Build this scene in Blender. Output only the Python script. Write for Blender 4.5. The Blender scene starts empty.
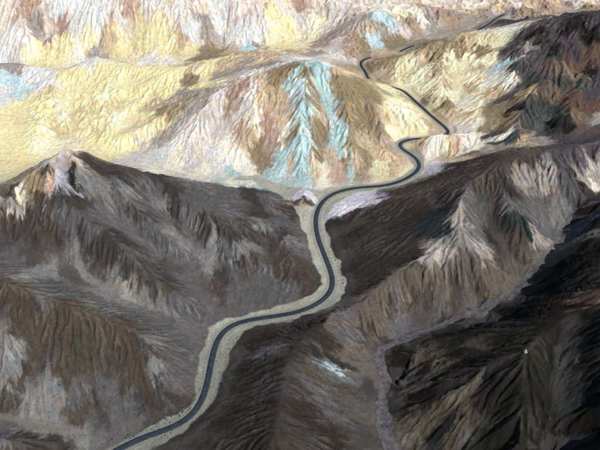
import bpy, math, time
import numpy as np
T0 = time.time()
def log(*a): print('[%.1fs]' % (time.time() - T0), *a, flush=True)
F4 = np.float32
scene = bpy.context.scene
col = scene.collection

# ------------------------------------------------------------------ camera, sky, sun, exposure
CAM_Z, PITCH, FPX = 380.0, math.radians(33.0), 643.0      # metres, radians, focal length in photo pixels (600 wide)
cd = bpy.data.cameras.new('camera'); cam = bpy.data.objects.new('camera', cd); col.objects.link(cam)
cam.location = (0, 0, CAM_Z); cam.rotation_euler = (math.pi/2 - PITCH, 0, 0)
cd.sensor_width = 36.0; cd.lens = 36.0*FPX/600.0; cd.clip_start = 1.0; cd.clip_end = 40000.0
scene.camera = cam
SUN_EL, SUN_AZ = math.radians(46), math.radians(136)       # azimuth clockwise from +Y: to the right and behind the camera
world = bpy.data.worlds.new('World'); scene.world = world; world.use_nodes = True
nt = world.node_tree; nt.nodes.clear()
sky = nt.nodes.new('ShaderNodeTexSky'); sky.sky_type = 'NISHITA'; sky.sun_disc = False
sky.sun_elevation = SUN_EL; sky.sun_rotation = SUN_AZ; sky.altitude = 300; sky.dust_density = 1.0
bg = nt.nodes.new('ShaderNodeBackground'); bg.inputs['Strength'].default_value = 0.08
wo = nt.nodes.new('ShaderNodeOutputWorld')
nt.links.new(sky.outputs[0], bg.inputs[0]); nt.links.new(bg.outputs[0], wo.inputs[0])
sd = bpy.data.lights.new('sun', 'SUN'); sd.energy = 4.2; sd.angle = math.radians(0.53); sd.color = (1.0, 0.97, 0.925)
so = bpy.data.objects.new('sun', sd); col.objects.link(so)
so.rotation_euler = (math.pi/2 - SUN_EL, 0, math.pi - SUN_AZ)
so.location = (0, 0, 900)
scene.render.engine = 'CYCLES'; scene.cycles.use_denoising = False; scene.cycles.max_bounces = 4; scene.cycles.diffuse_bounces = 3; scene.cycles.filter_width = 1.1
scene.view_settings.view_transform = 'Standard'; scene.view_settings.look = 'None'
scene.view_settings.exposure = -0.12; scene.view_settings.gamma = 1.0; scene.view_settings.use_curve_mapping = False

# ------------------------------------------------------------------ pixel <-> place
CP, SP = math.cos(PITCH), math.sin(PITCH)
def ray(px, py):
    u, v = (px - 300.0)/FPX, (225.0 - py)/FPX
    return np.array([u, CP + v*SP, -SP + v*CP])
def P(px, py, z):
    d = ray(px, py); t = (z - CAM_Z)/d[2]
    return np.array([d[0]*t, d[1]*t, z])

# ------------------------------------------------------------------ noise helpers
def _hash(ix, iy, seed):
    h = (ix.astype(np.uint32)*np.uint32(374761393) + iy.astype(np.uint32)*np.uint32(668265263) + np.uint32(seed*2246822519 & 0xffffffff))
    h = (h ^ (h >> np.uint32(13)))*np.uint32(1274126177)
    return h ^ (h >> np.uint32(16))
_ang = np.linspace(0, 2*np.pi, 256, endpoint=False); _gx, _gy = np.cos(_ang).astype(F4), np.sin(_ang).astype(F4)
def perlin(x, y, seed=0):
    fx, fy = np.floor(x), np.floor(y); ix, iy = fx.astype(np.int64), fy.astype(np.int64)
    x = (x - fx).astype(F4); y = (y - fy).astype(F4)
    u = x*x*x*(x*(x*6 - 15) + 10); v = y*y*y*(y*(y*6 - 15) + 10)
    def g(dx, dy):
        k = (_hash(ix + dx, iy + dy, seed) & np.uint32(255)).astype(np.int64)
        return _gx[k]*(x - dx) + _gy[k]*(y - dy)
    a = g(0, 0); a = a + u*(g(1, 0) - a)
    b = g(0, 1); b = b + u*(g(1, 1) - b)
    return (a + v*(b - a))*F4(1.5)
def fbm(x, y, wl, octs, seed=0, gain=0.5):
    s = np.zeros(np.shape(x), F4); a = 1.0; f = 1.0/wl
    for o in range(octs):
        s += F4(a)*perlin(x*f + 17.3*o, y*f - 9.1*o, seed + o); a *= gain; f *= 2.03
    return s
def smooth(a, b, x):
    t = np.clip((x - a)/(b - a), 0, 1); return t*t*(3 - 2*t)

# ------------------------------------------------------------------ the lie of the land: road, ridges and valleys read off the photograph
ROAD = [(96,462,-1),(118,450,0),(140,438.5,1),(166,430,2),(187,420,3),(200,405,4),(207,385,5.5),(211,363,7),(216,343,8.5),(224,330,9.6),
        (238,322.5,11),(262,318,12.5),(290,314,14.5),(312,307,16),(327,297,17.5),(333,286,18.5),(331,272,20),(324,254,22.5),(318,238,25),
        (315.5,222,28),(318,209,30.5),(326,198,33),(340,191,35),(360,187.5,37),(383,186,39),(399,182,41),(412,175.5,43),(420,167.5,45),
        (418,160,47),(409,153,49),(400,148.5,50.5),(397.5,144,52),(404,140.3,53),(415,139,54.5),(432,137.6,55.6),(446,135.6,57.5),(450.5,132.5,59),(443,125.5,61),
        (431,115.5,63),(416,102,66),(402,90,69),(387,86.5,71),(371,82.5,72.7),(366,73,74),(360.5,65,75.5),(362.5,60,76.5),(371,57.5,78)]
ROAD2 = [(400,51.5,84),(407,48,86),(414,45.5,87)]
ROAD3 = [(478,30,94),(489,24,97),(495,19,98.5),(505,14,100)]
# wash outlines: pixel polygons with the height of the ground along them
WASH = {
 'main': [(92,455,-1),(112,447,0),(137,433,1),(160,424,2),(181,414,3),(192,400,4),(197,380,5.5),(199,358,7),(204,340,8.8),(212,326,10),(228,318,11.2),(262,311,13),
          (292,304,15),(312,296,17),(321,284,19),(316,266,21.5),(308,244,25),(301,222,28.5),(291,206,32),(280,197,34),(266,188,35.5),(250,181,36.5),(232,180,37),(238,176,37.5),(258,177,37),
          (276,183,36.5),(290,187,36),(312,190,36),(330,187,36),(352,184,37.5),(380,182.5,39.5),(396,179,41.5),(408,173,43.5),(414,167,45),(410,160,47),(403,155,49),(394,150,50.6),(393,144,52),
          (400,138,53.5),(412,136.5,55),(414,142,55),(405,143,53),(402,146.5,51.3),(412,151,49.5),(424,159,47),(426,169,45),(417,179,42.5),(402,186,40.5),(384,189,39),(360,192,37),(346,197,35),
          (338,203,33.5),(327,213,30.5),(325,226,27.5),(331,244,24.5),(339,262,22),(347,281,19.5),(347,293,18.3),(336,304,17),(312,315,15.3),(290,321,14),(258,327,12),(243,334,10.5),(233,346,9),
          (227,364,7.2),(221,384,5.7),(214,402,4.3),(203,417,3.2),(184,432,2),(160,441,1.2),(142,455,0)],
 'side': [(-60,404,17),(0,416.5,13),(40,423,9),(75,430,6),(108,438.5,1.5),(104,443,1.5),(75,435,6),(40,428,9),(0,423,13),(-60,411,17)],
 'ravine': [(391,462,-1),(384,445,0),(376,425,1.5),(374,402,3.3),(381,385,5),(379,368,6.5),(372,357,8),(378,350,8.7),(400,338,11),(438,324,15),(478,311,20),(508,294,25),(524,281,28.5),
            (531,284,28.5),(512,299,25),(484,316,20),(440,330,14.6),(404,343,10.6),(384,354,8.3),(387,368,6.4),(392,383,4.8),(386,402,3),(390,425,1.3),(402,445,-.2),(412,462,-1)],
}
# (owner, [(px, py, z), ...])   owner = the hill that the line belongs to, None for valleys and low ground
LINES = [
 # dark hill left of the road
 ('left', [(-60,225,72),(0,211,76),(30,200,78),(55,192,82),(75,176,88),(92,172,87),(130,173,78),(170,178,68),(200,183,60),(235,187,50),(262,191,45),(284,202,39),(296,222,33)]),
 ('left', [(-40,205,82),(0,194,84),(20,186,86),(48,161,99),(58,155,103),(68,151,105),(78,152,102),(92,163,92)]),
 (None,  [(-40,195,52),(0,186,52),(30,172,50),(60,150,48),(100,156,46),(140,166,43),(180,174,40),(210,179,38.5)]),
 ('left', [(92,177,84),(112,188,76),(132,203,67),(152,220,57),(170,236,47),(184,250,38)]),
 ('left', [(55,194,81),(80,214,73),(105,234,64),(128,256,53),(150,278,41),(172,296,29),(190,312,18)]),
 ('left', [(150,180,71),(168,198,61),(186,214,54),(204,226,48),(222,230,46),(236,234,42),(252,236,38)]),
 ('left', [(204,186,58),(226,202,51),(250,215,45),(275,232,38),(290,255,30),(306,282,21)]),
 ('left', [(222,231,45),(214,252,34),(211,270,26)]),
 ('left', [(236,234,42),(246,252,33),(254,266,27)]),
 (None,  [(128,186,73),(146,200,61.5),(162,214,52),(180,230,42),(196,246,33.5),(214,273,24)]),
 (None,  [(92,201,73),(116,223,58),(140,245,45),(166,269,32),(196,285,23),(240,295,17.5),(280,301,16)]),
 (None,  [(235,205,44),(262,228,35),(280,256,26)]),
 (None,  [(205,240,40),(196,252,34),(230,275,24),(262,282,20)]),
 (None,  [(48,221,69),(74,246,54),(100,270,41),(130,293,30),(160,312,20),(182,321,15)]),
 # broad brown hill, lower left
 ('low', [(-60,262,66),(0,276,61),(30,292,55),(62,302,49),(95,312,43),(125,324,36),(150,338,29),(168,356,20.5),(180,378,12),(184,398,7)]),
 ('low', [(62,302,49),(70,335,38),(64,365,27),(60,392,17)]),
 ('low', [(110,318,40),(118,350,28),(122,382,17),(120,410,8)]),
 ('low', [(-20,285,58),(0,330,45),(6,365,32),(8,395,22)]),
 (None,  [(-60,240,64),(0,254,57),(40,272,47),(80,288,39),(115,304,31),(150,316,22),(178,330,14.5),(194,338,10)]),
 (None,  [(32,330,40),(30,370,26),(34,405,15)]),(None, [(92,340,33),(92,375,20),(92,420,6)]),
 (None,  [(-60,405,17),(0,419,13),(40,425,9),(75,432,6),(104,440,2)]),
 ('low', [(-60,455,20),(0,450,16),(40,458,11)]),
 # dark hill between the road and the ravine
 ('mid', [(344,301,23),(332,311,26),(318,322,29),(304,338,32),(292,358,34),(284,385,34),(276,415,33),(268,450,31)]),
 ('mid', [(318,322,29),(332,345,23),(346,372,14),(362,400,6)]),
 ('mid', [(292,362,34),(312,390,26),(330,420,17),(344,448,8)]),
 ('mid', [(292,348,32),(262,362,23),(240,376,14)]),
 ('mid', [(282,392,33),(250,408,22),(222,418,11)]),
 (None,  [(300,372,29.5),(318,400,20),(345,425,8),(366,440,2)]),(None, [(328,352,21),(350,380,10),(370,396,4.5)]),
 (None,  [(262,340,20),(246,350,13)]),(None, [(262,385,25),(232,398,11)]),
 (None,  [(276,332,21),(252,338,13)]),
 # big massif right of the road
 ('big', [(332,211,32),(345,208,35),(370,200,41),(400,190,49),(430,180,58),(462,167,69),(488,155,79),(515,149,85),(540,152,85),(556,153,85),(580,146,88),(600,142,90),(660,130,98)]),
 ('big', [(498,160,83),(498,176,77),(500,192,70),(506,210,63),(516,232,53),(528,254,42),(534,270,35)]),
 ('big', [(488,166,80),(470,186,73),(457,200,69),(457,216,62),(447,235,53),(432,252,46),(412,268,40),(390,282,35),(366,295,29),(350,301,24)]),
 ('big', [(556,155,84),(568,172,77),(578,190,67),(585,200,61)]),
 ('big', [(534,226,54),(545,240,47),(552,255,39)]),
 (None,  [(480,200,62),(494,222,52),(508,246,42),(520,268,32),(522,280,29)]),
 (None,  [(530,190,66),(546,210,54),(560,226,45),(556,246,38),(540,266,31)]),
 (None,  [(575,215,52),(590,198,58),(620,180,66)]),
 ('big', [(430,225,51),(400,240,41),(375,258,32),(352,275,24)]),
 (None,  [(452,222,57),(420,244,42),(385,266,31),(356,288,22)]),
 (None,  [(440,205,55),(400,222,43),(362,240,32),(336,248,25)]),
 (None,  [(455,280,34),(430,300,23),(405,325,12)]),(None, [(488,262,43),(492,285,30)]),(None, [(410,290,28),(392,320,15)]),
 ('big', [(370,292,30),(376,320,20),(380,342,10)]),('big', [(432,254,45),(445,285,33),(452,310,21)]),('big', [(466,240,53),(478,270,40),(490,295,27)]),
 # dark ridge, lower right
 ('dark', [(700,150,90),(640,185,80),(600,212,71),(582,240,67),(568,275,64),(562,298,61),(545,310,57),(525,318,51),(490,326,38),(455,336,26),(425,347,19),(400,360,11.5)]),
 ('dark', [(562,298,61),(548,322,59),(532,340,58),(522,350,57),(498,362,48),(470,374,38),(440,390,26),(414,410,13),(398,428,5)]),
 ('dark', [(522,350,57),(522,385,48),(516,420,38),(508,455,28)]),
 ('dark', [(490,376,43),(472,400,31),(448,428,16),(430,452,6)]),
 ('dark', [(640,262,88),(612,310,81),(608,350,73),(622,400,66),(640,460,58)]),
 ('dark', [(612,310,81),(580,312,67),(562,302,61)]),
 (None,  [(576,322,63),(570,350,54),(562,390,43),(552,430,33),(546,460,26)]),
 (None,  [(508,376,46),(496,398,35),(482,430,21),(470,460,10)]),
 (None,  [(515,332,48),(480,350,34),(440,372,21),(410,392,9)]),
 (None,  [(470,388,32),(440,408,18),(412,436,4)]),
 # painted hill in the middle
 ('paint', [(120,140,56),(160,116,70),(200,98,84),(240,80,97),(280,69,108),(312,63,114),(330,66,112),(350,74,103),(367,79.5,94.5),(385,83.5,85),(400,89.5,77),(405,100,74),(411,113,71),(416,124,66)]),
 ('paint', [(100,100,75),(150,79,86),(185,66,93),(205,60,96),(232,53,98),(258,50,99),(290,55,104),(312,62,112)]),
 (None,  [(140,110,66),(180,92,79),(225,74,92),(262,64,101)]),
 ('paint', [(312,64,114),(306,84,103),(304,110,85),(306,140,64),(304,165,48),(300,180,39)]),
 ('paint', [(280,70,107),(262,100,87),(244,130,66),(232,155,49),(226,170,41)]),
 ('paint', [(240,82,95),(210,115,75),(190,140,59),(180,160,47)]),
 ('paint', [(340,72,107),(345,100,89),(352,130,69),(360,160,50),(362,178,40)]),
 ('paint', [(367,80,94),(376,108,80),(386,135,63),(388,150,54),(384,170,44)]),
 (None,  [(290,90,94),(282,125,69),(275,160,46),(270,178,38.5)]),(None, [(325,95,90),(328,130,66),(330,165,45),(330,182,38)]),
 (None,  [(225,120,69),(208,150,51),(205,170,41)]),(None, [(362,120,71),(368,150,52),(372,172,42)]),
 ('mound', [(296,200,36),(303,195,42),(310,197,38)]),(None, [(292,206,32),(315,202,32.5),(318,194,34)]),
 ('pale', [(336,207,34.5),(346,203,37.5),(356,201.5,39.5),(366,202,41)]),
 # knoll between the two stretches of road
 ('gold', [(416,144,57),(423,138.5,62),(431,134.8,66),(442,133.2,67.5),(452,133.4,67),(468,141,63)]),
 (None,  [(428,158,49),(445,158,52),(462,158,55),(480,152,60),(495,146,64)]),
 # yellow badlands, left
 ('yellow', [(-60,66,88),(0,63,89),(20,62,90),(45,70,88),(65,73,87),(85,62,92),(97,56,95),(112,61,92),(140,66,90),(170,66,90),(190,63,92)]),
 ('yellow', [(60,75,86),(46,98,75),(36,122,64),(30,145,55)]),
 ('yellow', [(110,64,91),(108,90,78),(100,118,64),(104,142,53)]),
 ('yellow', [(150,72,87),(140,95,75),(120,120,63)]),
 ('yellow', [(20,64,89),(12,90,76),(0,118,65),(-8,150,55)]),
 (None,  [(82,82,81),(74,110,65),(66,138,52)]),(None, [(32,92,74),(22,120,61),(14,150,52)]),(None, [(134,85,78),(122,108,65),(130,130,55),(146,152,46)]),
 ('yellow', [(160,118,66),(168,140,55),(176,158,47)]),
 # back valley and far wall
 (None,  [(-80,68,70),(0,68,70),(50,74,69),(95,62,72),(150,68,72),(200,62,76),(240,52,80),(300,46,80)]),
 ('wall', [(-120,-12,150),(0,-12,150),(100,-14,150),(200,-14,147),(300,-16,142),(400,-18,132),(500,-18,122),(600,-16,118),(720,-14,118)]),
 ('wall', [(-40,20,116),(20,18,120),(60,22,112),(100,16,121),(140,18,114),(180,14,120),(222,16,112),(260,14,115),(300,12,107)]),
 ('wall', [(210,34,94),(175,30,102),(140,36,93),(110,34,100),(60,42,93),(20,40,99),(-20,40,95)]),(None, [(440,4,101),(500,9,100),(560,12,98),(610,9,98)]),
 # hill behind the painted hill
 ('rose', [(305,42,79),(330,32,92),(352,24,105),(375,27,103),(400,24,102),(425,17,107),(450,12,109)]),
 ('rose', [(352,25,104),(350,42,91),(352,55,82)]),
 (None,  [(375,50,83),(395,46,85),(425,36,89),(455,26,94),(490,22,97)]),
 # golden slope right of the upper road
 ('gold', [(378,62,84),(392,57,90),(410,53,95),(430,43,107),(455,36,114),(480,32,118),(500,36,118),(512,44,115)]),
 ('gold', [(392,57,90),(396,68,83),(404,82,74)]),
 ('gold', [(430,43,107),(436,68,92),(440,95,77),(448,118,66)]),
 ('gold', [(470,34,116),(478,62,99),(478,92,82),(466,122,68)]),
 (None,  [(414,64,88),(420,84,77),(424,100,70)]),(None, [(456,60,96),(462,92,78),(458,120,66)]),
 (None,  [(505,62,104),(494,92,85),(486,120,71),(478,145,62)]),
 # dark volcanic ridge, upper right
 ('volc', [(512,44,116),(525,28,132),(540,20,140),(565,18,146),(600,14,152),(660,8,160)]),
 ('volc', [(525,30,130),(535,52,120),(548,66,114),(570,78,108),(600,96,100),(650,118,96)]),
 ('volc', [(520,40,124),(508,62,109),(502,82,96)]),
 ('volc', [(548,66,114),(530,92,98),(515,115,84),(508,135,74)]),
 ('volc', [(575,82,106),(560,105,94),(552,128,82)]),
 (None,  [(530,80,102),(512,100,87),(498,128,70)]),(None, [(560,92,98),(542,115,83),(535,138,72)]),
 (None,  [(565,45,128),(590,62,118),(640,80,112)]),
 (None,  [(600,112,92),(590,132,82),(575,140,79)]),
 # ground outside the frame
 (None,  [(-120,470,4),(60,475,-1),(200,480,2),(300,480,18),(420,480,-2),(520,480,24),(640,490,48),(760,470,66)]),
 (None,  [(-160,330,50),(-160,250,70),(-160,180,80),(-160,120,80)]),(None, [(760,340,90),(780,240,95),(760,160,100),(720,90,110)]),
 (None,  [(150,560,0),(-150,560,0),(450,560,-4),(700,560,40)]),
]

# ------------------------------------------------------------------ interpolate the lines into one height field (1.25 m grid)
CELL = 1.25; X0, X1, Y0, Y1 = -700.0, 700.0, 215.0, 1345.0
NX, NY = int((X1 - X0)/CELL) + 1, int((Y1 - Y0)/CELL) + 1
gx = (X0 + CELL*np.arange(NX)).astype(F4); gy = (Y0 + CELL*np.arange(NY)).astype(F4)
GX, GY = np.meshgrid(gx, gy)
def sample(A, x, y):
    fx = np.clip((x - X0)/CELL, 0, NX - 1.001); fy = np.clip((y - Y0)/CELL, 0, NY - 1.001)
    ix = fx.astype(np.int32); iy = fy.astype(np.int32); fx = (fx - ix).astype(F4); fy = (fy - iy).astype(F4)
    a = A.ravel(); k = iy*NX + ix
    t = a[k]; t = t + fx*(a[k + 1] - t); b = a[k + NX]; b = b + fx*(a[k + NX + 1] - b)
    return t + fy*(b - t)
def blur(A, n=1):
    for _ in range(n):
        B = np.pad(A, 1, mode='edge')
        A = (B[1:-1, :-2] + 2*B[1:-1, 1:-1] + B[1:-1, 2:])*F4(0.25)
        B = np.pad(A, 1, mode='edge')
        A = (B[:-2, 1:-1] + 2*B[1:-1, 1:-1] + B[2:, 1:-1])*F4(0.25)
    return A
def densify(pts, step):
    w = np.array([P(*p) for p in pts]); out = [w[:1]]
    for a, b in zip(w[:-1], w[1:]):
        n = max(1, int(round(np.linalg.norm(b[:2] - a[:2])/step)))
        out.append(a + (b - a)*np.linspace(0, 1, n + 1)[1:, None])
    return np.concatenate(out)
def spline(pts, step):
    w = np.array([P(*p) for p in pts]); w = np.concatenate([[2*w[0] - w[1]], w, [2*w[-1] - w[-2]]]); out = []
    for i in range(1, len(w) - 2):
        p0, p1, p2, p3 = w[i - 1:i + 3]; n = max(2, int(np.linalg.norm(p2 - p1)/step)); t = np.linspace(0, 1, n, endpoint=False)[:, None]
        out.append(0.5*(2*p1 + (p2 - p0)*t + (2*p0 - 5*p1 + 4*p2 - p3)*t*t + (3*p1 - p0 - 3*p2 + p3)*t**3))
    out.append(w[-2:-1]); return np.concatenate(out)
roads = [spline(r, 2.0) for r in (ROAD, ROAD2, ROAD3)]
for r in roads:                                               # even out the gradient
    for _ in range(30): r[1:-1] = (r[:-2] + 2*r[1:-1] + r[2:])/4

cons, own_pts, own_id = [], [], []
OWN = ['left', 'low', 'mid', 'big', 'dark', 'paint', 'mound', 'pale', 'gold', 'yellow', 'wall', 'rose', 'volc']
for o, pts in LINES:
    d = densify(pts, 16.0); cons.append(d)
    if o: d2 = densify(pts, 5.0); own_pts.append(d2); own_id.append(np.full(len(d2), OWN.index(o)))
for r in roads: cons.append(r[::7])
for k, w in WASH.items(): cons.append(np.array([P(*p) for p in w]))
ext = []
for x in np.linspace(-1000, 1000, 11): ext += [(x, 1500, 215), (x, 1300, 190)]
cons.append(np.array(ext, float))
C = np.concatenate(cons)
keep = []                                                     # thin out constraints closer than 5 m
for i, c in enumerate(C):
    if all((c[0] - C[j][0])**2 + (c[1] - C[j][1])**2 > 25 for j in keep): keep.append(i)
C = C[keep]; log('constraints', len(C))
def phi(d2): return -np.sqrt(d2 + 36.0)
S = 100.0
D2 = ((C[:, None, :2] - C[None, :, :2])**2).sum(2)
n = len(C); A = np.zeros((n + 1, n + 1)); A[:n, :n] = phi(D2) + np.eye(n)*4.0; A[n, :n] = A[:n, n] = 1
sol = np.linalg.solve(A, np.append(C[:, 2], 0))
CB = 5.0
cx = (X0 + CB*np.arange(int((X1 - X0)/CB) + 1)).astype(F4); cy = (Y0 + CB*np.arange(int((Y1 - Y0)/CB) + 1)).astype(F4)
CX, CY = np.meshgrid(cx, cy); HB = np.full(CX.shape, sol[n], F4)
for i in range(n):
    dx = (cx - F4(C[i, 0])); dy = (cy - F4(C[i, 1]))
    HB -= F4(sol[i])*np.sqrt((dx*dx + F4(36))[None, :] + (dy*dy)[:, None])
def double(A):
    B = np.zeros((A.shape[0]*2 - 1, A.shape[1]*2 - 1), F4)
    B[::2, ::2] = A; B[1::2, ::2] = (A[:-1] + A[1:])/2; B[:, 1::2] = (B[:, :-2:2] + B[:, 2::2])/2; return B
H = double(double(HB)); assert H.shape == (NY, NX), (H.shape, NY, NX)
H = blur(H, 3); log('base')

# wash and road masks on the grid
def in_poly(poly, x, y):
    c = np.zeros(x.shape, bool); n = len(poly)
    for i in range(n):
        x1, y1 = poly[i][:2]; x2, y2 = poly[(i + 1) % n][:2]
        if y1 == y2: continue
        c ^= ((y1 > y) != (y2 > y)) & (x < (x2 - x1)*(y - y1)/(y2 - y1) + x1)
    return c
def near_line(pts, x, y, rad):
    """distance to a polyline and its height there, only where closer than rad"""
    D = np.full(x.shape, 1e9, F4); Z = np.zeros(x.shape, F4); A = np.zeros(x.shape, F4)
    for ip, p in enumerate(pts[::2]):
        i0, i1 = np.searchsorted(gx, [p[0] - rad, p[0] + rad]); j0, j1 = np.searchsorted(gy, [p[1] - rad, p[1] + rad])
        s = (slice(j0, j1), slice(i0, i1)); d = np.hypot(x[s] - F4(p[0]), y[s] - F4(p[1])); m = d < D[s]
        D[s] = np.where(m, d, D[s]); Z[s] = np.where(m, F4(p[2]), Z[s]); A[s] = np.where(m, F4(ip*4), A[s])
    return D, Z, A
wn = fbm(GX, GY, 24, 5, 5, .62)*2.6; wn2 = fbm(GX, GY, 22, 5, 9, .62)*2.6
MOUND = [P(*p) for p in ((287,207,32),(293,199,33),(299,193,34),(304,190,35),(312,193,35),(319,200,34),(313,206,32.5),(300,209,31.5))]
mnd = in_poly(MOUND, GX, GY)
wash = {k: in_poly([P(*p) for p in w], GX + wn, GY + wn2).astype(F4) for k, w in WASH.items()}
wash['main'][mnd] = 0
WM = blur(np.maximum(np.maximum(wash['main'], wash['ravine']), wash['side']*F4(.8)), 4)
RD, RZ, RA = near_line(np.concatenate(roads), GX, GY, 40.0)
FLAT = np.maximum(WM, smooth(16, 6, RD))                      # where no gullies are cut

def grad(Hh):
    gyy, gxx = np.gradient(Hh, CELL); return gxx.astype(F4), gyy.astype(F4)
def lic(N, ux, uy, steps, ds):
    """noise smeared along the fall line, grid version"""
    acc = N.copy(); wsum = 1.0
    for sgn in (1, -1):
        px, py = GX.copy(), GY.copy()
        for s in range(steps):
            vx, vy = sample(ux, px, py), sample(uy, px, py)
            px += F4(sgn*ds)*vx; py += F4(sgn*ds)*vy
            w = 1.0 - (s + 1)/(steps + 1.0); acc += F4(w)*sample(N, px, py); wsum += w
    return acc/F4(math.sqrt(wsum))
def unit(Hh, nb):
    a, b = grad(blur(Hh, nb)); m = np.sqrt(a*a + b*b) + F4(1e-4); return a/m, b/m, m

own_pts = np.concatenate(own_pts); own_id = np.concatenate(own_id)
OG = np.zeros(CX.shape, np.int16); best = np.full(CX.shape, 1e9, F4)
for p, o in zip(own_pts, own_id):
    d = (CX - F4(p[0]))**2 + (CY - F4(p[1]))**2; mm = d < best; best[mm] = d[mm]; OG[mm] = o
GA = dict(left=.75, low=.36, mid=.4, big=.7, dark=1.35, paint=.75, mound=.5, pale=.6, gold=.95, yellow=.6, wall=1.1, rose=.9, volc=1.35)
AMP = np.array([GA[k] for k in OWN], F4)[OG]
AMP = blur(double(double(AMP)), 12)*(F4(.25) + F4(1.1)*smooth(-.45, .55, fbm(GX, GY, 48, 3, 25)))

# broad relief, then spurs and gullies running down the fall line
def pin(Hm, rad):
    """carry the ridges and floors back to their surveyed heights"""
    num = np.zeros_like(Hm); den = np.full(Hm.shape, F4(.35)); R = 3*rad
    res = C[:, 2] - sample(Hm, C[:, 0], C[:, 1])
    for c, r in zip(C, res):
        i0, i1 = np.searchsorted(gx, [c[0] - R, c[0] + R]); j0, j1 = np.searchsorted(gy, [c[1] - R, c[1] + R])
        if i1 <= i0 or j1 <= j0: continue
        s_ = (slice(j0, j1), slice(i0, i1)); w = np.exp(-((GX[s_] - F4(c[0]))**2 + (GY[s_] - F4(c[1]))**2)/F4(rad*rad))
        num[s_] += w*F4(r); den[s_] += w
    return Hm + num/den
ux, uy, m = unit(H, 14)
L1 = lic(fbm(GX, GY, 26, 2, 31), ux, uy, 10, 5.0); L1 /= L1.std()
H += (1 - FLAT)*(fbm(GX, GY, 70, 3, 21)*1.4 + AMP*(F4(.8)*L1 - np.abs(L1)*F4(1.0))*smooth(0.08, 0.5, m)*F4(1.2))
ux, uy, m = unit(H, 7)
L2 = lic(fbm(GX, GY, 12, 2, 41), ux, uy, 9, 3.0); L2 /= L2.std()
H += (1 - FLAT)*AMP*(-np.abs(L2)*F4(.95) + F4(.35)*L2)*smooth(0.1, 0.5, m)
ux, uy, m = unit(H, 3)
L3 = lic(fbm(GX, GY, 5.5, 2, 46), ux, uy, 8, 1.6); L3 /= L3.std()
patch = smooth(-.25, .5, fbm(GX, GY, 38, 4, 27, .6))*(F4(1) - F4(.55)*smooth(600, 760, GY))
H += (1 - FLAT)*AMP*(-np.abs(L3)*F4(.55) + F4(.12)*L3)*smooth(0.12, 0.5, m)*patch
# broken, knobbly badland ground further back
knob_n = fbm(GX, GY, 26, 4, 29, .55); H += (1 - FLAT)*smooth(620, 720, GY)*(F4(1.3) - np.abs(knob_n)*F4(4.2))*smooth(-.4, .4, fbm(GX, GY, 80, 2, 28))
H += smooth(960, 1060, GY)*(F4(3) - np.abs(fbm(GX, GY, 60, 4, 33, .55))*F4(14))*(1 - FLAT)
H = pin(H, 13.0)
log('gullies', np.isnan(H).sum(), H.min(), H.max())

# rain: droplets carve the rills and fill the floors
def erode(Hm, drops, batches, life, seed, K=0.3):
    rng = np.random.default_rng(seed); h = (Hm/CELL).astype(F4).ravel().copy(); h0 = h.copy()
    for b in range(batches):
        x = rng.uniform(2, NX - 3, drops).astype(F4); y = rng.uniform(2, NY - 3, drops).astype(F4)
        dx = np.zeros(drops, F4); dy = np.zeros(drops, F4); vel = np.ones(drops, F4); wat = np.ones(drops, F4); sed = np.zeros(drops, F4)
        for s in range(life):
            ix = x.astype(np.int32); iy = y.astype(np.int32); fx = x - ix; fy = y - iy; k = iy*NX + ix
            a, b2, c, d = h[k], h[k + 1], h[k + NX], h[k + NX + 1]
            gxx = (b2 - a)*(1 - fy) + (d - c)*fy; gyy = (c - a)*(1 - fx) + (d - b2)*fx
            hh = a*(1 - fx)*(1 - fy) + b2*fx*(1 - fy) + c*(1 - fx)*fy + d*fx*fy
            dx = dx*F4(.12) - gxx*F4(.88); dy = dy*F4(.12) - gyy*F4(.88); l = np.sqrt(dx*dx + dy*dy) + F4(1e-5); dx /= l; dy /= l
            nx, ny = np.clip(x + dx, 2, NX - 3), np.clip(y + dy, 2, NY - 3)
            jx = nx.astype(np.int32); jy = ny.astype(np.int32); ex = nx - jx; ey = ny - jy; q = jy*NX + jx
            h2 = h[q]*(1 - ex)*(1 - ey) + h[q + 1]*ex*(1 - ey) + h[q + NX]*(1 - ex)*ey + h[q + NX + 1]*ex*ey
            dh = h2 - hh
            cap = np.maximum(-dh, F4(.01))*vel*wat*F4(3.0)
            dep = np.where(dh > 0, np.minimum(dh, sed), np.where(sed > cap, (sed - cap)*F4(.3), -np.minimum((cap - sed)*F4(K), -dh)))
            sed -= dep
            dl = np.bincount(np.concatenate([k, k + 1, k + NX, k + NX + 1]), weights=np.concatenate([dep*(1 - fx)*(1 - fy), dep*fx*(1 - fy), dep*(1 - fx)*fy, dep*fx*fy]), minlength=h.size).astype(F4)
            h += np.clip(dl, -.05, .05)
            vel = np.sqrt(np.clip(vel*vel - dh*F4(3.0), 0, 16)); wat *= F4(.98); x, y = nx, ny
    return (h.reshape(NY, NX)*CELL).astype(F4)
H1 = H.copy()
H = erode(H, 120000, 6, 48, 3)
d = H - H1; d = np.clip(d, -4, 1.6)
H = H1 + (1 - FLAT)*d
INC = blur(d, 1)                                              # where rain has cut (-) or filled (+)
log('rain', float(d.min()), float(d.max()))

# smooth wash floors and the road bench
HS = blur(H, 18); H = H*(1 - WM*F4(.85)) + HS*WM*F4(.85)
bench = smooth(11, 4.5, RD)
H = H*(1 - bench) + RZ*bench
HV = H

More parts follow.
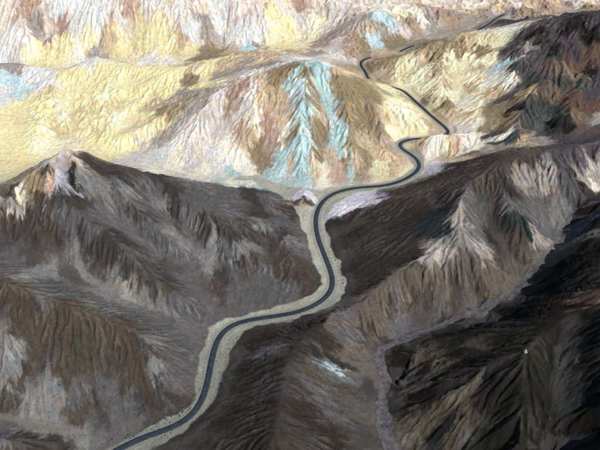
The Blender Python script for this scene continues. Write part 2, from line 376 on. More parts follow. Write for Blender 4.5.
# ------------------------------------------------------------------ fine mesh: a fan of columns, rows closer near the valley mouth
NU, ROWS = 1290, []
y = 235.0
while y < 1330:
    ROWS.append(y); y += 0.58 + max(0, y - 280)*0.00098 + max(0, y - 1120)*0.02
ROWS = np.array(ROWS, F4); NV = len(ROWS); log('mesh', NU, NV, NU*NV*2)
HW = 285 + 0.42*(ROWS - 280)
VX = np.linspace(-1, 1, NU, dtype=F4)[None, :]*HW[:, None].astype(F4); VY = np.repeat(ROWS[:, None], NU, 1)
VX = VX + F4(.25)*perlin(VX/3.1, VY/3.1, 77); VY = VY + F4(.25)*perlin(VX/2.7 + 9, VY/2.7, 78)
vx, vy = VX.ravel(), VY.ravel()
ux, uy, m = unit(HV, 4)
vflat = sample(FLAT, vx, vy); vwash = sample(WM, vx, vy); vslope = sample(m, vx, vy)
vz = sample(HV, vx, vy)
# rills too fine for the 2 m grid: noise smeared along the fall line
def streak(wl, steps, ds, seed, octs=1):
    acc = fbm(vx, vy, wl, octs, seed); ws = 1.0
    for sgn in (1, -1):
        px, py = vx.copy(), vy.copy()
        for s in range(steps):
            a, b = sample(ux, px, py), sample(uy, px, py); px += F4(sgn*ds)*a; py += F4(sgn*ds)*b
            w = 1 - (s + 1)/(steps + 1.0); acc += F4(w)*fbm(px, py, wl, octs, seed); ws += w
    return acc/F4(math.sqrt(ws))
S1 = streak(4.2, 5, 2.2, 51); S1 /= S1.std()
S2 = streak(1.9, 4, 1.1, 61); S2 /= S2.std()
S3 = streak(14.0, 6, 6.0, 71); S3 /= S3.std()
log('streaks', np.isnan(vz).sum(), np.isnan(S1).sum(), np.isnan(S2).sum())
rough = (1 - vflat)
steep = smooth(.12, .5, vslope)
vz = vz + rough*steep*(F4(.08)*S1 - F4(.10)*np.abs(S1) + F4(.07)*S2) + rough*(fbm(vx, vy, 6, 4, 81, .6)*F4(.28)) + vflat*fbm(vx, vy, 14, 3, 91)*F4(.12)*smooth(3.5, 8, sample(np.minimum(RD, 60), vx, vy))

# ------------------------------------------------------------------ rock colours: samples of what crops out where
def lin(c):
    c = np.asarray(c, float)/255.0; return np.where(c <= .04045, c/12.92, ((c + .055)/1.055)**2.4)
PAL = dict(Y=(228,213,164), YC=(232,222,184), CW=(226,219,198), PK=(200,192,183), GW=(208,208,203), PW=(212,196,182), BL=(184,207,209), TQ=(166,191,188),
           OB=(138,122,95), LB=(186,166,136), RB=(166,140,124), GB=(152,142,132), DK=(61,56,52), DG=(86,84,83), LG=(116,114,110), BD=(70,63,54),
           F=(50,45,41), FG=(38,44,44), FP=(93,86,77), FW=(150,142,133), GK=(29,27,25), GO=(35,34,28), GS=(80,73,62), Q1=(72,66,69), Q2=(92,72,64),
           Q3=(62,66,62), Q4=(112,97,78), W=(162,162,147), W2=(128,129,117), RV=(90,88,90), LI=(200,195,205), OR=(190,162,140), TN=(160,140,120), BX=(69,62,56), GC=(215,205,165), YD=(206,192,150), GP=(150,151,158), FM=(74,69,62))
SEEDS = '''
PW 10 5;RB 25 12;GW 60 5;GW 90 8;GW 75 18;PK 120 14;RB 128 10;PK 150 5;PK 20 28;GB 35 30;GW 15 40;PW 50 30;RB 62 30;GW 100 20;PK 180 12;PW 200 3;GW 215 15;GW 190 30;PK 230 25;GB 205 20;RB 440 8;LB 470 10;GB 510 10;RB 550 3;GB 570 5;OB 590 8;PW 600 2;TN 525 8
PW 250 5;PK 262 22;PW 285 6;RB 300 3;PW 320 8;PK 340 5;PW 360 3;Y 290 28;YC 275 32;GW 240 38;GW 255 35;PK 300 22;YC 320 20;PW 400 5;PW 430 4;PW 460 3;YC 400 12;PK 330 14;Y 280 22
Y 60 46;Y 90 42;Y 120 38;Y 150 38;Y 170 45;YC 30 55;Y 45 52;PK 15 50;GB 50 36;GW 5 55;LB 180 40;Y 160 52;GW 155 58;CW 165 60;YD 140 30;LB 110 30;Y 190 50;YD 175 50
BL 10 82;BL 20 90;GW 35 78;GB 10 64;GB 20 67;GW 50 80;GW 5 95;GB 95 54;GW 92 61;CW 80 63;YD 45 92;Y 62 75;GW 30 70
Y 80 75;Y 100 70;Y 120 75;Y 140 72;Y 160 75;Y 180 70;Y 70 95;Y 90 95;YC 110 95;Y 130 95;Y 150 95;YD 118 102;YD 80 120;YD 70 128;YD 60 130;Y 20 110;Y 40 110;YC 60 110;Y 10 130;Y 30 130;YC 50 135
Y 100 115;YC 120 120;Y 140 120;YD 160 125;LB 152 105;Y 90 140;Y 110 140;YC 70 145;Y 20 150;Y 5 165;YC 40 148;Y 130 145;YD 110 110;YD 90 114;YC 145 135;Y 120 155;YD 100 130;GC 15 175
LB 195 65;OB 205 58;Y 210 62;OB 190 80;GB 180 95;Y 170 90;Y 200 70;PK 140 150;GW 160 150;CW 175 160;PK 130 158;GB 165 138;PK 190 165;CW 205 172;OB 170 110
OB 215 52;LB 230 52;BL 251 48;GB 258 47;LB 240 55;Y 270 42;Y 285 43;YC 300 45;LB 290 52;GB 320 52;LB 262 60;GB 240 66;LB 225 66;GB 215 78;Y 205 82;PK 250 72;GB 270 64;GW 290 60
GB 200 105;PK 195 120;PK 215 105;RB 235 92;PK 250 95;LB 262 88;OB 275 80;PK 220 130;PK 240 115;CW 255 118;RB 240 130;LB 268 105;OR 275 115;PK 205 145;CW 225 150;LB 250 135;OB 258 150;OB 262 165;CW 238 165;TQ 235 172;GW 215 165;RB 268 130;CW 250 178;PK 190 135;TN 230 108
TQ 292 80;BL 297 88;BL 300 93;OB 285 72;OB 303 75;TQ 316 66;BL 320 65;TQ 322 78;OB 312 85;OR 290 102;LB 282 95;BL 304 108;TQ 302 120;TQ 306 112;OB 296 128;BL 306 135;BL 303 145;TQ 300 158;TQ 292 150;OB 313 120;OB 315 140;OB 310 100;TQ 325 95;TQ 328 108;BL 332 122;TQ 336 135;TQ 342 142;OB 328 130;LB 322 115;CW 285 135;TQ 280 160;BL 285 168;TQ 275 175;OR 290 165;TQ 300 178;OB 318 155;LB 312 165;CW 325 172;TQ 345 155;LB 335 160;OR 335 172;TQ 350 170;OR 355 165;OB 345 165;LB 285 118;TN 275 145
OB 340 80;OB 350 95;OB 360 105;OB 345 110;OB 370 115;OB 355 125;OB 375 130;LB 365 140;OB 350 145;OB 338 95;TN 380 140;LB 385 120;OB 365 155;LB 380 155;YC 392 132;GC 395 120;TN 360 170;GC 380 168;LB 395 163;OR 400 165;GC 405 170;OB 370 95;LB 335 70;OB 352 82
RB 320 45;PK 340 40;GB 330 38;RB 355 35;OB 360 42;BL 372 38;BL 378 42;LB 370 30;GB 345 30;TN 350 50;PK 325 50;GB 385 30;BL 390 25;BL 382 20;GB 360 24;PK 335 55;OB 365 48;TN 410 22;CW 420 15;GB 430 22;TN 450 18;GB 465 15;TN 480 12;CW 470 7;GB 490 15;PK 400 30;LB 500 6;LB 530 4;PW 515 2;LB 560 8;GB 580 11;TN 598 6;TN 545 9;PW 480 2;PW 580 2
OB 390 42;LB 380 55;OB 385 65;LB 378 75;OB 400 40;OB 392 58;TN 385 78;GC 405 60;YC 408 68;Y 405 78;YC 412 85;GC 402 72;OB 430 45;OB 440 55;LB 420 55;YC 425 72;YC 432 85;OB 435 68;LB 445 70;YC 450 62;YC 440 92;GC 455 80;OB 460 50;LB 470 42;YC 465 62;YC 475 75;LB 470 88;OB 482 52;GC 485 40;YC 495 45;YC 490 60;LB 480 70;YC 455 95;CW 465 105;OB 448 105;YC 475 105;GC 470 118;LB 455 115;PW 460 128;CW 475 125;OB 430 98;LB 440 118;GC 482 95;CW 495 80;LB 492 92;LB 450 85
GC 410 105;YC 400 110;YC 415 120;GC 420 115;LB 430 125;YC 405 128;GC 418 132;PW 440 142;CW 430 150;GC 450 148;OR 455 145;PW 465 140;CW 440 155;LI 428 170;CW 470 150;LB 448 154;LB 425 140;PW 425 148
CW 511 28;Q1 515 22;Q1 525 35;GK 535 45;Q1 520 52;Q1 508 48;GK 540 30;Q1 550 22;GK 565 30;GK 580 25;Q1 595 20;GK 590 35;Q1 570 42;Q1 560 33;Q1 540 58;GB 530 48;Q3 515 66;Q1 525 68;CW 505 70;CW 510 78;BL 503 66;Q3 545 52;GK 555 50;Q2 590 50;Q2 598 58;Q1 575 60;Q3 560 58;Q1 600 75;GK 585 72
Q3 530 82;Q1 540 75;Q2 550 62;Q4 560 66;Q2 565 62;Q2 580 66;Q4 575 78;Q3 560 80;Q1 590 90;Q2 570 95;Q4 555 92;Q3 580 85;OB 525 92;Q4 515 100;GK 518 108;Q3 535 105;Q3 545 115;GK 555 120;Q3 560 110;Q2 575 105;Q2 590 110;Q4 580 118;Q1 600 125;FW 595 122;OB 500 105;Q1 505 100;OB 492 112;Q3 525 120;Q4 510 125;OB 498 125;Q1 490 135;CW 480 138;Q3 515 135;CW 502 138;FW 535 140;OB 485 128;CW 475 148;Q4 470 152;Q3 500 142;Q3 545 135;Q1 560 138;Q2 585 128;LB 525 142;GK 570 125;FW 488 150
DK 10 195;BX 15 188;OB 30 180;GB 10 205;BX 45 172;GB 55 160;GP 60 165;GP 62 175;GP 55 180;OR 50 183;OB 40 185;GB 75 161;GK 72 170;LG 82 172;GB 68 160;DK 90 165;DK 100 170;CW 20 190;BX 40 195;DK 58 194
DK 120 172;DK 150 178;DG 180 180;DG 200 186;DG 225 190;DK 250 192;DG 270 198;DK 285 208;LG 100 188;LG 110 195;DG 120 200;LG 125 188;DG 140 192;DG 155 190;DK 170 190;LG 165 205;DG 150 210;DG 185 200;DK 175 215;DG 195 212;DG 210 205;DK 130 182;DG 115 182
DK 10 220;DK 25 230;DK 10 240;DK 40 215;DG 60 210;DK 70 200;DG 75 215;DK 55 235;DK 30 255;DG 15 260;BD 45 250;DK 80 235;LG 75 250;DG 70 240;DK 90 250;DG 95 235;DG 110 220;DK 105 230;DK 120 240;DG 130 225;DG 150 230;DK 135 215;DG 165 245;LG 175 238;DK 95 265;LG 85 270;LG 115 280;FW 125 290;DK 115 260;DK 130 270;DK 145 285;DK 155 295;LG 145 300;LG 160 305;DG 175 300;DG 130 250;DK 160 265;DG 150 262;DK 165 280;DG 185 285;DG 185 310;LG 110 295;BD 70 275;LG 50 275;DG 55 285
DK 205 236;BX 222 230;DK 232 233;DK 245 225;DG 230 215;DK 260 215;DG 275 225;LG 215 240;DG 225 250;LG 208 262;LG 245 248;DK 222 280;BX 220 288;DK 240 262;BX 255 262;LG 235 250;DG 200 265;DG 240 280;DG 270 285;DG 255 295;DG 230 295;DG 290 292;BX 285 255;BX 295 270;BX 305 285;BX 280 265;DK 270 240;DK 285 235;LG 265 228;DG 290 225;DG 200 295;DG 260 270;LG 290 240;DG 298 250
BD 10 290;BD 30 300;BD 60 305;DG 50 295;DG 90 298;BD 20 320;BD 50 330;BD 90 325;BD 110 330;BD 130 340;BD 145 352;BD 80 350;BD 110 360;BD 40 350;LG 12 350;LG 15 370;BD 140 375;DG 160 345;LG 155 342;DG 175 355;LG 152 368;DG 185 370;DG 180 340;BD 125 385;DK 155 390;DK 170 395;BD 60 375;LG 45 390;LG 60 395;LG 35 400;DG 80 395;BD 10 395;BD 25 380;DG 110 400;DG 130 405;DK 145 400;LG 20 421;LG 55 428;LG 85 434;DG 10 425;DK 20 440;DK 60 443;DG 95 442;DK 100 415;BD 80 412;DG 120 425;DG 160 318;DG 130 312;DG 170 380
F 250 345;F 270 340;DK 290 335;F 240 365;F 260 370;F 280 365;F 230 390;DK 250 395;F 270 400;F 220 415;F 240 430;F 200 440;F 260 445;DK 290 385;F 300 350;F 310 335;DK 245 350;F 320 320;FP 335 322;DG 340 330;FP 345 345;FP 355 352;F 325 340;F 315 355;BL 332 368;DG 335 372;DG 325 362;F 345 365;DG 350 380;FM 320 378;FM 340 392;FM 355 405;DG 312 385;DG 325 400;F 310 410;DG 340 420;F 355 430;DK 300 430;F 330 440;FM 300 372;FP 365 372;F 365 390;FP 350 360;DK 285 425;DG 270 350;DK 230 435;BX 345 412
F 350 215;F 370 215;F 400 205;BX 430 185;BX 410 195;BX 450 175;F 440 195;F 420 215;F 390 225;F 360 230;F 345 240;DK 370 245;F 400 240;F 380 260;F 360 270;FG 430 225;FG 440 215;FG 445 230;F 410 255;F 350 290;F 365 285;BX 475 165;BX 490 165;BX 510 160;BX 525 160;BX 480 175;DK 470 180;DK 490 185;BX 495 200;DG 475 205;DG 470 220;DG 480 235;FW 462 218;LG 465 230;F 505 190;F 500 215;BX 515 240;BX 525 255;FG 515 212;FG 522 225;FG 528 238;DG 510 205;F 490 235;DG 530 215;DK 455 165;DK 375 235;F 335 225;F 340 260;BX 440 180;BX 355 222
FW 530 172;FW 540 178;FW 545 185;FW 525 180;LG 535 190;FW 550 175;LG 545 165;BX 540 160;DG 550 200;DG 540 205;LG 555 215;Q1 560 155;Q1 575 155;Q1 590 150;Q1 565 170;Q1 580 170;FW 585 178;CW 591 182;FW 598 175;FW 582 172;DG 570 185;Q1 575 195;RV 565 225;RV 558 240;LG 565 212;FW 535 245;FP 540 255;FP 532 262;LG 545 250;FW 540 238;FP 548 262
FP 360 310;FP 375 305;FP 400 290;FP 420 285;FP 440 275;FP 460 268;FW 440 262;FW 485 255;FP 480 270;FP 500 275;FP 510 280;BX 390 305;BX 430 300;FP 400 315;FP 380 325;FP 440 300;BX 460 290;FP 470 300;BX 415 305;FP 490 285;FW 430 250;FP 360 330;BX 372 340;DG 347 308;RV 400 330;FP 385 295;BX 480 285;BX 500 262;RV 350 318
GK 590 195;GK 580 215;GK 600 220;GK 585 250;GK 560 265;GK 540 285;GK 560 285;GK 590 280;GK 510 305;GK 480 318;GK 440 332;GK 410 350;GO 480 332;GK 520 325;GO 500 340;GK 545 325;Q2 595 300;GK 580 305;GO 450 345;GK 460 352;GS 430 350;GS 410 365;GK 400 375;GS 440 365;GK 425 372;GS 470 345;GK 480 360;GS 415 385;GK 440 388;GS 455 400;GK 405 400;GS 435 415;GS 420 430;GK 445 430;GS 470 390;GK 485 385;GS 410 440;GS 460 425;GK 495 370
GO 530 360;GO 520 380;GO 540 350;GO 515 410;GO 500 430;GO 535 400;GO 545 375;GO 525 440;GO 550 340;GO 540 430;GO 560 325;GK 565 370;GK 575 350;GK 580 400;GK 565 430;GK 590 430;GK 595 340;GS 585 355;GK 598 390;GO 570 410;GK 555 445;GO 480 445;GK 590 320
LI 350 203;LI 357 200;LI 345 205;LI 362 202;BX 298 200;LI 303 195;LI 309 197;BX 303 202;TN 300 205
'''
WCOL, RCOL = 'W', 'RV'
# march the seed pixels onto the ground
sp = [(a.split()[0], float(a.split()[1]), float(a.split()[2])) for a in SEEDS.replace('\n', ';').split(';') if a.strip()]
dirs = np.array([ray(p[1], p[2]) for p in sp])
tt = np.full(len(sp), 250.0); done = np.zeros(len(sp), bool)
for _ in range(1400):
    q = dirs*tt[:, None]; g = sample(HV, q[:, 0], q[:, 1]); done |= (CAM_Z + q[:, 2]) <= g
    tt = np.where(done, tt, tt + 1.0)
    if done.all(): break
q = dirs*tt[:, None]
SX, SY = q[:, 0].astype(F4), q[:, 1].astype(F4)
SR = np.maximum(1.0, tt/FPX).astype(F4)                       # a seed reaches further where samples lie further apart
SC = np.array([lin(PAL[p[0]]) for p in sp]).astype(F4)
log('seeds', len(sp), done.sum())
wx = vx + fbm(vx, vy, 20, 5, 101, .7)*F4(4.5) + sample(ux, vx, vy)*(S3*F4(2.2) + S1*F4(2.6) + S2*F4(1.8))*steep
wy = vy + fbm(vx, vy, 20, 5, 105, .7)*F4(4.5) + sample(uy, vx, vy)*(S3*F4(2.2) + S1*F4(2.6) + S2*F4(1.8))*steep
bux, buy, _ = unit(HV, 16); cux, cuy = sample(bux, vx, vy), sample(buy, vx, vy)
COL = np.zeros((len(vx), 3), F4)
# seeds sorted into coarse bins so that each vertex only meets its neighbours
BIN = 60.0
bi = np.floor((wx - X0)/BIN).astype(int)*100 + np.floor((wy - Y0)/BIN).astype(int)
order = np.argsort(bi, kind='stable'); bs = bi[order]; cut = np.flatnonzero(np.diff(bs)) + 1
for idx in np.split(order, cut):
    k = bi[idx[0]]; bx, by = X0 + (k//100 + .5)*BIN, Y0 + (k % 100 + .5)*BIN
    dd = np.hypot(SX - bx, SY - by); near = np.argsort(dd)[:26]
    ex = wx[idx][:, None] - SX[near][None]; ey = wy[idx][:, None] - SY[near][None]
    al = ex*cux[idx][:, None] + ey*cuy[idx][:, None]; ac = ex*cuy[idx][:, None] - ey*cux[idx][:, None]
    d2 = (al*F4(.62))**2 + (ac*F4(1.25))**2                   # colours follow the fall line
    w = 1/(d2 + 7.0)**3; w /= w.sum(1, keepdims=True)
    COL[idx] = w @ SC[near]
log('colours')
# tone streaks down the slope: darker in the rills, paler on the ribs
lum = COL.mean(1)
COL *= (1 + rough*(F4(.06)*S1*steep + F4(.07)*S2*steep + F4(.17)*fbm(vx, vy, 5, 3, 121, .7)) + F4(.10)*fbm(vx, vy, 40, 3, 131))[:, None]
cv = HV - blur(HV, 2); cv2 = HV - blur(HV, 8)
vcv = np.clip(sample(cv, vx, vy)/F4(.12), -1, 1.6)*rough; vcv2 = np.clip(sample(cv2, vx, vy)/F4(.45), -1, 1.4)*rough
fresh = np.clip(vcv*F4(.5) + vcv2*F4(.5), 0, 1)*smooth(-.2, .5, fbm(vx, vy, 35, 3, 127))   # pale rock laid bare on the sharp ribs
COL = COL*(1 + fresh[:, None]*F4(.45)) + fresh[:, None]*F4(.012)
COL *= (1 + rough[:, None]*fbm(vx, vy, 11, 4, 125, .65)[:, None]*np.array([.10, .0, -.12], F4))
vinc = sample(INC, vx, vy)*rough
dust = np.clip(vinc*F4(.25), 0, .35)
COL = COL*(1 - dust[:, None]) + (COL*F4(.6) + F4(.08))*dust[:, None]
mw = smooth(.22, .8, sample(blur(wash['main'], 2), vx, vy) + F4(.12)*fbm(vx, vy, 5, 2, 141))[:, None]
rw = smooth(.35, .65, sample(blur(wash['ravine'], 1), vx, vy) + F4(.12)*fbm(vx, vy, 5, 2, 142))[:, None]
gw = smooth(.15, .8, sample(blur(wash['side'], 3), vx, vy) + F4(.12)*fbm(vx, vy, 5, 2, 143))[:, None]
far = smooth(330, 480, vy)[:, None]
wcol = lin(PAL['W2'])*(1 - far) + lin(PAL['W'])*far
vrd = sample(np.minimum(RD, 60), vx, vy); vra = sample(blur(RA, 2), vx, vy)
flow = fbm(vrd*F4(1.0) + fbm(vx, vy, 20, 2, 156)*3, vra*F4(.07), 3.2, 3, 155, .6)        # old braids of the stream, along the wash
wcol = wcol*(1 + .17*flow + .13*fbm(vx, vy, 12, 3, 151) + .10*fbm(vx, vy, 2.5, 2, 152))[:, None]
rcol = lin(PAL['RV'])*(1 + .45*fbm(vx, vy, 5, 4, 153, .7))[:, None]
COL = COL*(1 - mw) + wcol*mw; COL = COL*(1 - rw) + rcol*rw
COL = COL*(1 - gw*.75) + lin((112,108,98))*(1 + .15*fbm(vx, vy, 6, 3, 154))[:, None]*gw*.75
rshoulder = smooth(7.0, 4.0, sample(np.minimum(RD, 60), vx, vy))[:, None]*.6
COL = COL*(1 - rshoulder) + lin(PAL['W2'])*rshoulder
COL = np.clip(COL, .006, .8)

# ------------------------------------------------------------------ materials
def mat(name):
    m = bpy.data.materials.new(name); m.use_nodes = True; t = m.node_tree; b = t.nodes['Principled BSDF']
    b.inputs['Roughness'].default_value = .95; b.inputs['Specular IOR Level'].default_value = .12
    return m, t, b
def noise(t, scale, detail=4, rough=.6):
    c = t.nodes.new('ShaderNodeTexCoord'); n = t.nodes.new('ShaderNodeTexNoise'); n.inputs['Scale'].default_value = scale
    n.inputs['Detail'].default_value = detail; n.inputs['Roughness'].default_value = rough; t.links.new(c.outputs['Object'], n.inputs['Vector']); return n
def mapr(t, src, a, b, c, d):
    r = t.nodes.new('ShaderNodeMapRange'); t.links.new(src, r.inputs['Value'])
    for k, v in zip(('From Min', 'From Max', 'To Min', 'To Max'), (a, b, c, d)): r.inputs[k].default_value = v
    return r.outputs[0]
def mul(t, a, fac):
    v = t.nodes.new('ShaderNodeVectorMath'); v.operation = 'SCALE'; t.links.new(a, v.inputs[0]); t.links.new(fac, v.inputs['Scale']); return v.outputs[0]
def earth(name, g1, g2, bump):
    m, t, b = mat(name)
    a = t.nodes.new('ShaderNodeAttribute'); a.attribute_name = 'rock_colour'
    n1 = noise(t, g1, 5, .65); n2 = noise(t, g2, 3, .6)
    c = mul(t, a.outputs['Color'], mapr(t, n1.outputs['Fac'], .3, .7, .72, 1.28))
    c = mul(t, c, mapr(t, n2.outputs['Fac'], .3, .7, .84, 1.16))
    tc = t.nodes.new('ShaderNodeTexCoord')                    # loose dark stones and bushes smaller than a pixel or two
    vo_ = t.nodes.new('ShaderNodeTexVoronoi'); vo_.inputs['Scale'].default_value = .42; t.links.new(tc.outputs['Object'], vo_.inputs['Vector'])
    sep = t.nodes.new('ShaderNodeSeparateColor'); t.links.new(vo_.outputs['Color'], sep.inputs[0])
    pick = mapr(t, sep.outputs[0], .72, .76, 0, 1); dot = mapr(t, vo_.outputs['Distance'], .16, .30, 1, 0)
    mm_ = t.nodes.new('ShaderNodeMath'); mm_.operation = 'MULTIPLY'; t.links.new(pick, mm_.inputs[0]); t.links.new(dot, mm_.inputs[1])
    c = mul(t, c, mapr(t, mm_.outputs[0], 0, 1, 1, .5))
    t.links.new(c, b.inputs['Base Color'])
    bp = t.nodes.new('ShaderNodeBump'); bp.inputs['Strength'].default_value = bump; bp.inputs['Distance'].default_value = .5
    t.links.new(n1.outputs['Fac'], bp.inputs['Height']); t.links.new(bp.outputs[0], b.inputs['Normal'])
    return m
ROCK = earth('weathered_rock', 1.25, 3.4, .4)
GRAVEL = earth('wash_gravel', .8, 2.6, .2)

# ------------------------------------------------------------------ cut the sheet into hills, wash and outcrops (shared edges, no gaps)
fi = np.clip(np.rint((vx - X0)/CB).astype(int), 0, CX.shape[1] - 1); fj = np.clip(np.rint((vy - Y0)/CB).astype(int), 0, CX.shape[0] - 1)
vo = OG[fj, fi]
mound = OWN.index('mound'); palei = OWN.index('pale')
for o, lim in ((mound, 11.0), (palei, 9.0)):
    pts = own_pts[own_id == o]; dd = np.full(len(vx), 1e9, F4)
    for p in pts: dd = np.minimum(dd, np.hypot(vx - F4(p[0]), vy - F4(p[1])))
    vo[(vo == o) & (dd > lim)] = OWN.index('paint' if o == mound else 'big')
vo[(mw[:, 0] > .5) & (vo != mound) & (vo != palei)] = 100
vo[rw[:, 0] > .5] = 101
vo[(gw[:, 0] > .5) & (mw[:, 0] <= .5)] = 102
fo = vo.reshape(NV, NU)[:-1, :-1].ravel()
qi = (np.arange(NV - 1)[:, None]*NU + np.arange(NU - 1)[None, :]).ravel()
quads = np.stack([qi, qi + 1, qi + NU + 1, qi + NU], 1)
verts = np.stack([vx, vy, vz], 1)
def mesh_obj(name, V, Q, colr, material):
    me = bpy.data.meshes.new(name); nq = len(Q); k = Q.shape[1]
    me.vertices.add(len(V)); me.vertices.foreach_set('co', V.astype(F4).ravel())
    me.loops.add(nq*k); me.loops.foreach_set('vertex_index', Q.astype(np.int32).ravel())
    me.polygons.add(nq); me.polygons.foreach_set('loop_start', np.arange(0, nq*k, k, dtype=np.int32))
    me.polygons.foreach_set('use_smooth', np.ones(nq, bool))
    if colr is not None:
        at = me.attributes.new('rock_colour', 'FLOAT_COLOR', 'POINT')
        at.data.foreach_set('color', np.concatenate([colr, np.ones((len(colr), 1))], 1).astype(F4).ravel())
    me.update(calc_edges=True); me.materials.append(material)
    o = bpy.data.objects.new(name, me); col.objects.link(o); return o
def region(name, code, material, label=None, kind='structure', cat=None):
    Q = quads[fo == code]
    if not len(Q): log('empty', name); return
    ids, inv = np.unique(Q, return_inverse=True)
    o = mesh_obj(name, verts[ids], inv.reshape(Q.shape), COL[ids], material)
    if kind: o['kind'] = kind
    if label: o['label'] = label
    if cat: o['category'] = cat
    return o
HILLS = {
 'left': 'dark grey brown ridge with pale rocky peak above the wash',
 'low': 'broad brown hill with smooth rounded spurs beside the lower road bend',
 'mid': 'dark brown hill between the paved road and the grey ravine',
 'big': 'large dark brown massif with pale gullied foot above the grey ravine',
 'dark': 'near black gullied ridge with olive face across the grey ravine',
 'paint': 'painted hill streaked ochre, pink and turquoise above the road bend',
 'gold': 'cream and golden eroded slope beside the upper stretch of road',
 'yellow': 'pale yellow badland hills behind the pointed rocky peak',
 'wall': 'pale pink and grey mountain wall at the far back',
 'rose': 'rosy brown hill with pale blue patches behind the painted hill',
 'volc': 'dark purple, green and red volcanic ridge beside the golden slope'}
for k, lab in HILLS.items(): region('hill' if k != 'wall' else 'mountain', OWN.index(k), ROCK, lab)
region('dry_wash', 100, GRAVEL, 'pale gravel wash that the paved road winds through')
region('ravine_floor', 101, GRAVEL, 'grey gravel floor of the narrow ravine among dark hills')
region('side_wash', 102, GRAVEL, 'thin grey gravel wash below the broad brown hill')
region('rock_mound', mound, ROCK, 'small lilac and brown mound standing alone in the pale wash', None, 'rock')
region('rock_outcrop', palei, ROCK, 'low lilac white outcrop beside the road at the dark slope', None, 'rock')
log('regions')

# ------------------------------------------------------------------ road: a crowned asphalt ribbon with a real edge
m, t, b = mat('asphalt'); n1 = noise(t, .25, 5, .6); n2 = noise(t, 3.0, 3, .6)
rgb = t.nodes.new('ShaderNodeRGB'); rgb.outputs[0].default_value = (.034, .047, .062, 1)
c = mul(t, rgb.outputs[0], mapr(t, n1.outputs['Fac'], .3, .7, .72, 1.285)); c = mul(t, c, mapr(t, n2.outputs['Fac'], .3, .7, .85, 1.15))
t.links.new(c, b.inputs['Base Color']); b.inputs['Roughness'].default_value = .9
ASPH = m
def ribbon(name, pts, half, label):
    half = np.asarray(half)*np.ones(len(pts))
    d = np.gradient(pts[:, :2], axis=0); d /= np.linalg.norm(d, axis=1)[:, None]; nrm = np.stack([-d[:, 1], d[:, 0]], 1)
    prof = [(-half - .25, -.5), (-half, .22), (-half*.5, .27), (half*0, .3), (half*.5, .27), (half, .22), (half + .25, -.5)]
    V = np.concatenate([np.concatenate([pts[:, :2] + nrm*o[:, None], (pts[:, 2] + h)[:, None]], 1) for o, h in prof]); n = len(pts)
    Q = np.concatenate([np.stack([k*n + np.arange(n - 1), k*n + np.arange(1, n), (k + 1)*n + np.arange(1, n), (k + 1)*n + np.arange(n - 1)], 1)[:, ::-1] for k in range(len(prof) - 1)])
    o = mesh_obj(name, V, Q, None, ASPH); o['kind'] = 'structure'; o['label'] = label; return o
ribbon('road', roads[0], np.linspace(2.5, 1.8, len(roads[0])), 'narrow dark asphalt road winding up through the pale wash')
ribbon('road', roads[1], 1.8, 'short glimpse of asphalt road above the golden slope')
ribbon('road', roads[2], 1.8, 'far glimpse of asphalt road below the dark volcanic ridge')

# ------------------------------------------------------------------ desert shrubs dotted along the edges of the wash
import random
rnd = random.Random(4)
m, t, b = mat('shrub_twigs'); rgb = t.nodes.new('ShaderNodeRGB'); rgb.outputs[0].default_value = (.035, .038, .024, 1); n1 = noise(t, 2.0, 2)
t.links.new(mul(t, rgb.outputs[0], mapr(t, n1.outputs['Fac'], .3, .7, .6, 1.5)), b.inputs['Base Color'])
TWIG = m
def shrub_mesh(seed):
    r = random.Random(seed); V, Q = [], []
    for k in range(70):                                       # little leaf sprays through a low dome
        a, e, d = r.uniform(0, 6.283), math.asin(r.uniform(.05, 1)), r.uniform(.35, 1.0)
        c = np.array([math.cos(a)*math.cos(e)*d*.85, math.sin(a)*math.cos(e)*d*.85, .08 + math.sin(e)*d*.75])
        u = np.array([r.gauss(0, 1) for _ in range(3)]); u /= np.linalg.norm(u); w = np.cross(u, [r.gauss(0, 1) for _ in range(3)]); w /= np.linalg.norm(w); z = r.uniform(.13, .26)
        i = len(V); V += [c - u*z, c + w*z*.6, c + u*z, c - w*z*.6]; Q.append((i, i + 1, i + 2, i + 3))
    for k in range(9):                                        # stems
        a = r.uniform(0, 6.283); tip = np.array([math.cos(a)*.6, math.sin(a)*.6, r.uniform(.4, .8)]); sd_ = np.array([-math.sin(a), math.cos(a), 0])*.03
        i = len(V); V += [-sd_ + [0, 0, -.1], sd_ + [0, 0, -.1], tip + sd_*.4, tip - sd_*.4]; Q.append((i, i + 1, i + 2, i + 3))
    me = bpy.data.meshes.new('desert_shrub'); me.from_pydata([tuple(v) for v in V], [], Q); me.materials.append(TWIG); return me
SM = [shrub_mesh(k) for k in range(4)]
# clumps read off the photograph: centre pixel, spread, how many
CLUMPS = [(120,443,7,3,9),(135,434,8,3,10),(152,427,9,3,14),(168,421,8,3,16),(178,414,6,3,14),(186,406,5,4,12),(192,395,4,6,8),(187,414,4,3,8),(222,388,4,7,9),(218,402,4,5,8),(228,368,3,7,9),(232,352,3,5,6),
          (208,416,5,4,9),(240,338,5,3,5),(262,329,9,2,6),(300,320,9,2,5),(196,374,2,8,5),(170,436,8,2,7),(306,262,3,10,6),(342,285,3,8,6),(334,252,3,8,5),(200,345,2,6,3)]
RIGHT = {c[:2] for c in CLUMPS if c[:2] in ((222,388),(218,402),(228,368),(232,352),(208,416),(240,338),(262,329),(300,320),(170,436))}
def on_ground(px, py):
    d = ray(px, py); tq = 300.0
    while CAM_Z + d[2]*tq > sample(HV, np.array([d[0]*tq]), np.array([d[1]*tq]))[0] and tq < 2000: tq += .5
    return d[0]*tq, d[1]*tq
cnt = 0
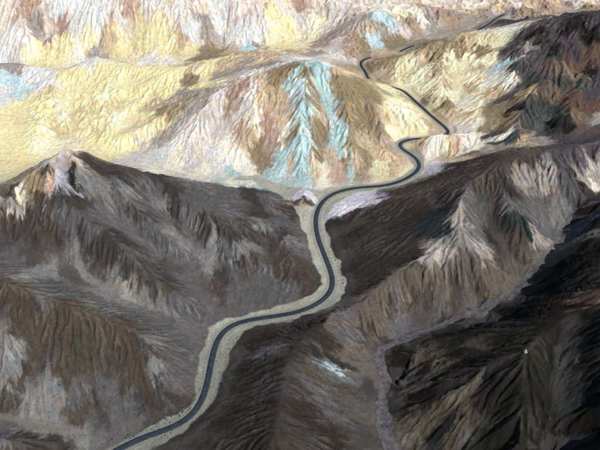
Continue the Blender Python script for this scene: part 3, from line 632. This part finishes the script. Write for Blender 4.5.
for (px, py, sx, sy, num) in CLUMPS:
    for k in range(num):
        x, y = on_ground(px + rnd.gauss(0, sx), py + rnd.gauss(0, sy))
        if min(np.hypot(r[:, 0] - x, r[:, 1] - y).min() for r in roads) < 4.2: continue
        o = bpy.data.objects.new('desert_shrub', SM[cnt % 4]); col.objects.link(o)
        q = rnd.uniform(.35, .85); o.scale = (q, q, q*rnd.uniform(.8, 1.1)); o.rotation_euler = (0, 0, rnd.uniform(0, 6.28))
        o.location = (x, y, float(sample(HV, np.array([x]), np.array([y]))[0]) - .05)
        o['category'] = 'shrub'; o['group'] = 'shrubs dotted along the wash'
        if py < 310: o['label'] = 'small dark desert shrub in the upper wash between the two dark hills'
        elif (px, py) in RIGHT: o['label'] = 'small dark desert shrub at the foot of the dark brown hill beside the road'
        else: o['label'] = 'small dark desert shrub on the road bank below the broad brown hill'
        cnt += 1

def knob(px, py):
    x, y = on_ground(px, py); z = float(sample(HV, np.array([x]), np.array([y]))[0]); r = random.Random(12); bm = __import__('bmesh').new()
    __import__('bmesh').ops.create_icosphere(bm, subdivisions=3, radius=1.0)
    for v in bm.verts:
        c = v.co.copy(); k = 1 + .12*math.sin(c.x*3 + 1)*math.cos(c.y*2.3) + .08*math.sin(c.z*5 + c.x*2) + r.uniform(-.05, .05)
        v.co = (c.x*k*(1.6 - .7*max(0, c.z)) + max(0, c.z)*.4, c.y*k*(1.7 - .7*max(0, c.z)), (c.z*k*2.3 if c.z > 0 else c.z*.8) + .1)
    me = bpy.data.meshes.new('white_rock_knob'); bm.to_mesh(me); bm.free()
    m, t, b = mat('white_rock'); rgb = t.nodes.new('ShaderNodeRGB'); rgb.outputs[0].default_value = (.40, .39, .37, 1); n1 = noise(t, 1.2, 4)
    t.links.new(mul(t, rgb.outputs[0], mapr(t, n1.outputs['Fac'], .3, .7, .55, 1.2)), b.inputs['Base Color']); me.materials.append(m)
    o = bpy.data.objects.new('white_rock_knob', me); col.objects.link(o); o.location = (x, y, z - .3)
    o['label'] = 'small white rock knob on the crest of the near black ridge'; o['category'] = 'rock'
knob(525, 352)
log('done', cnt)
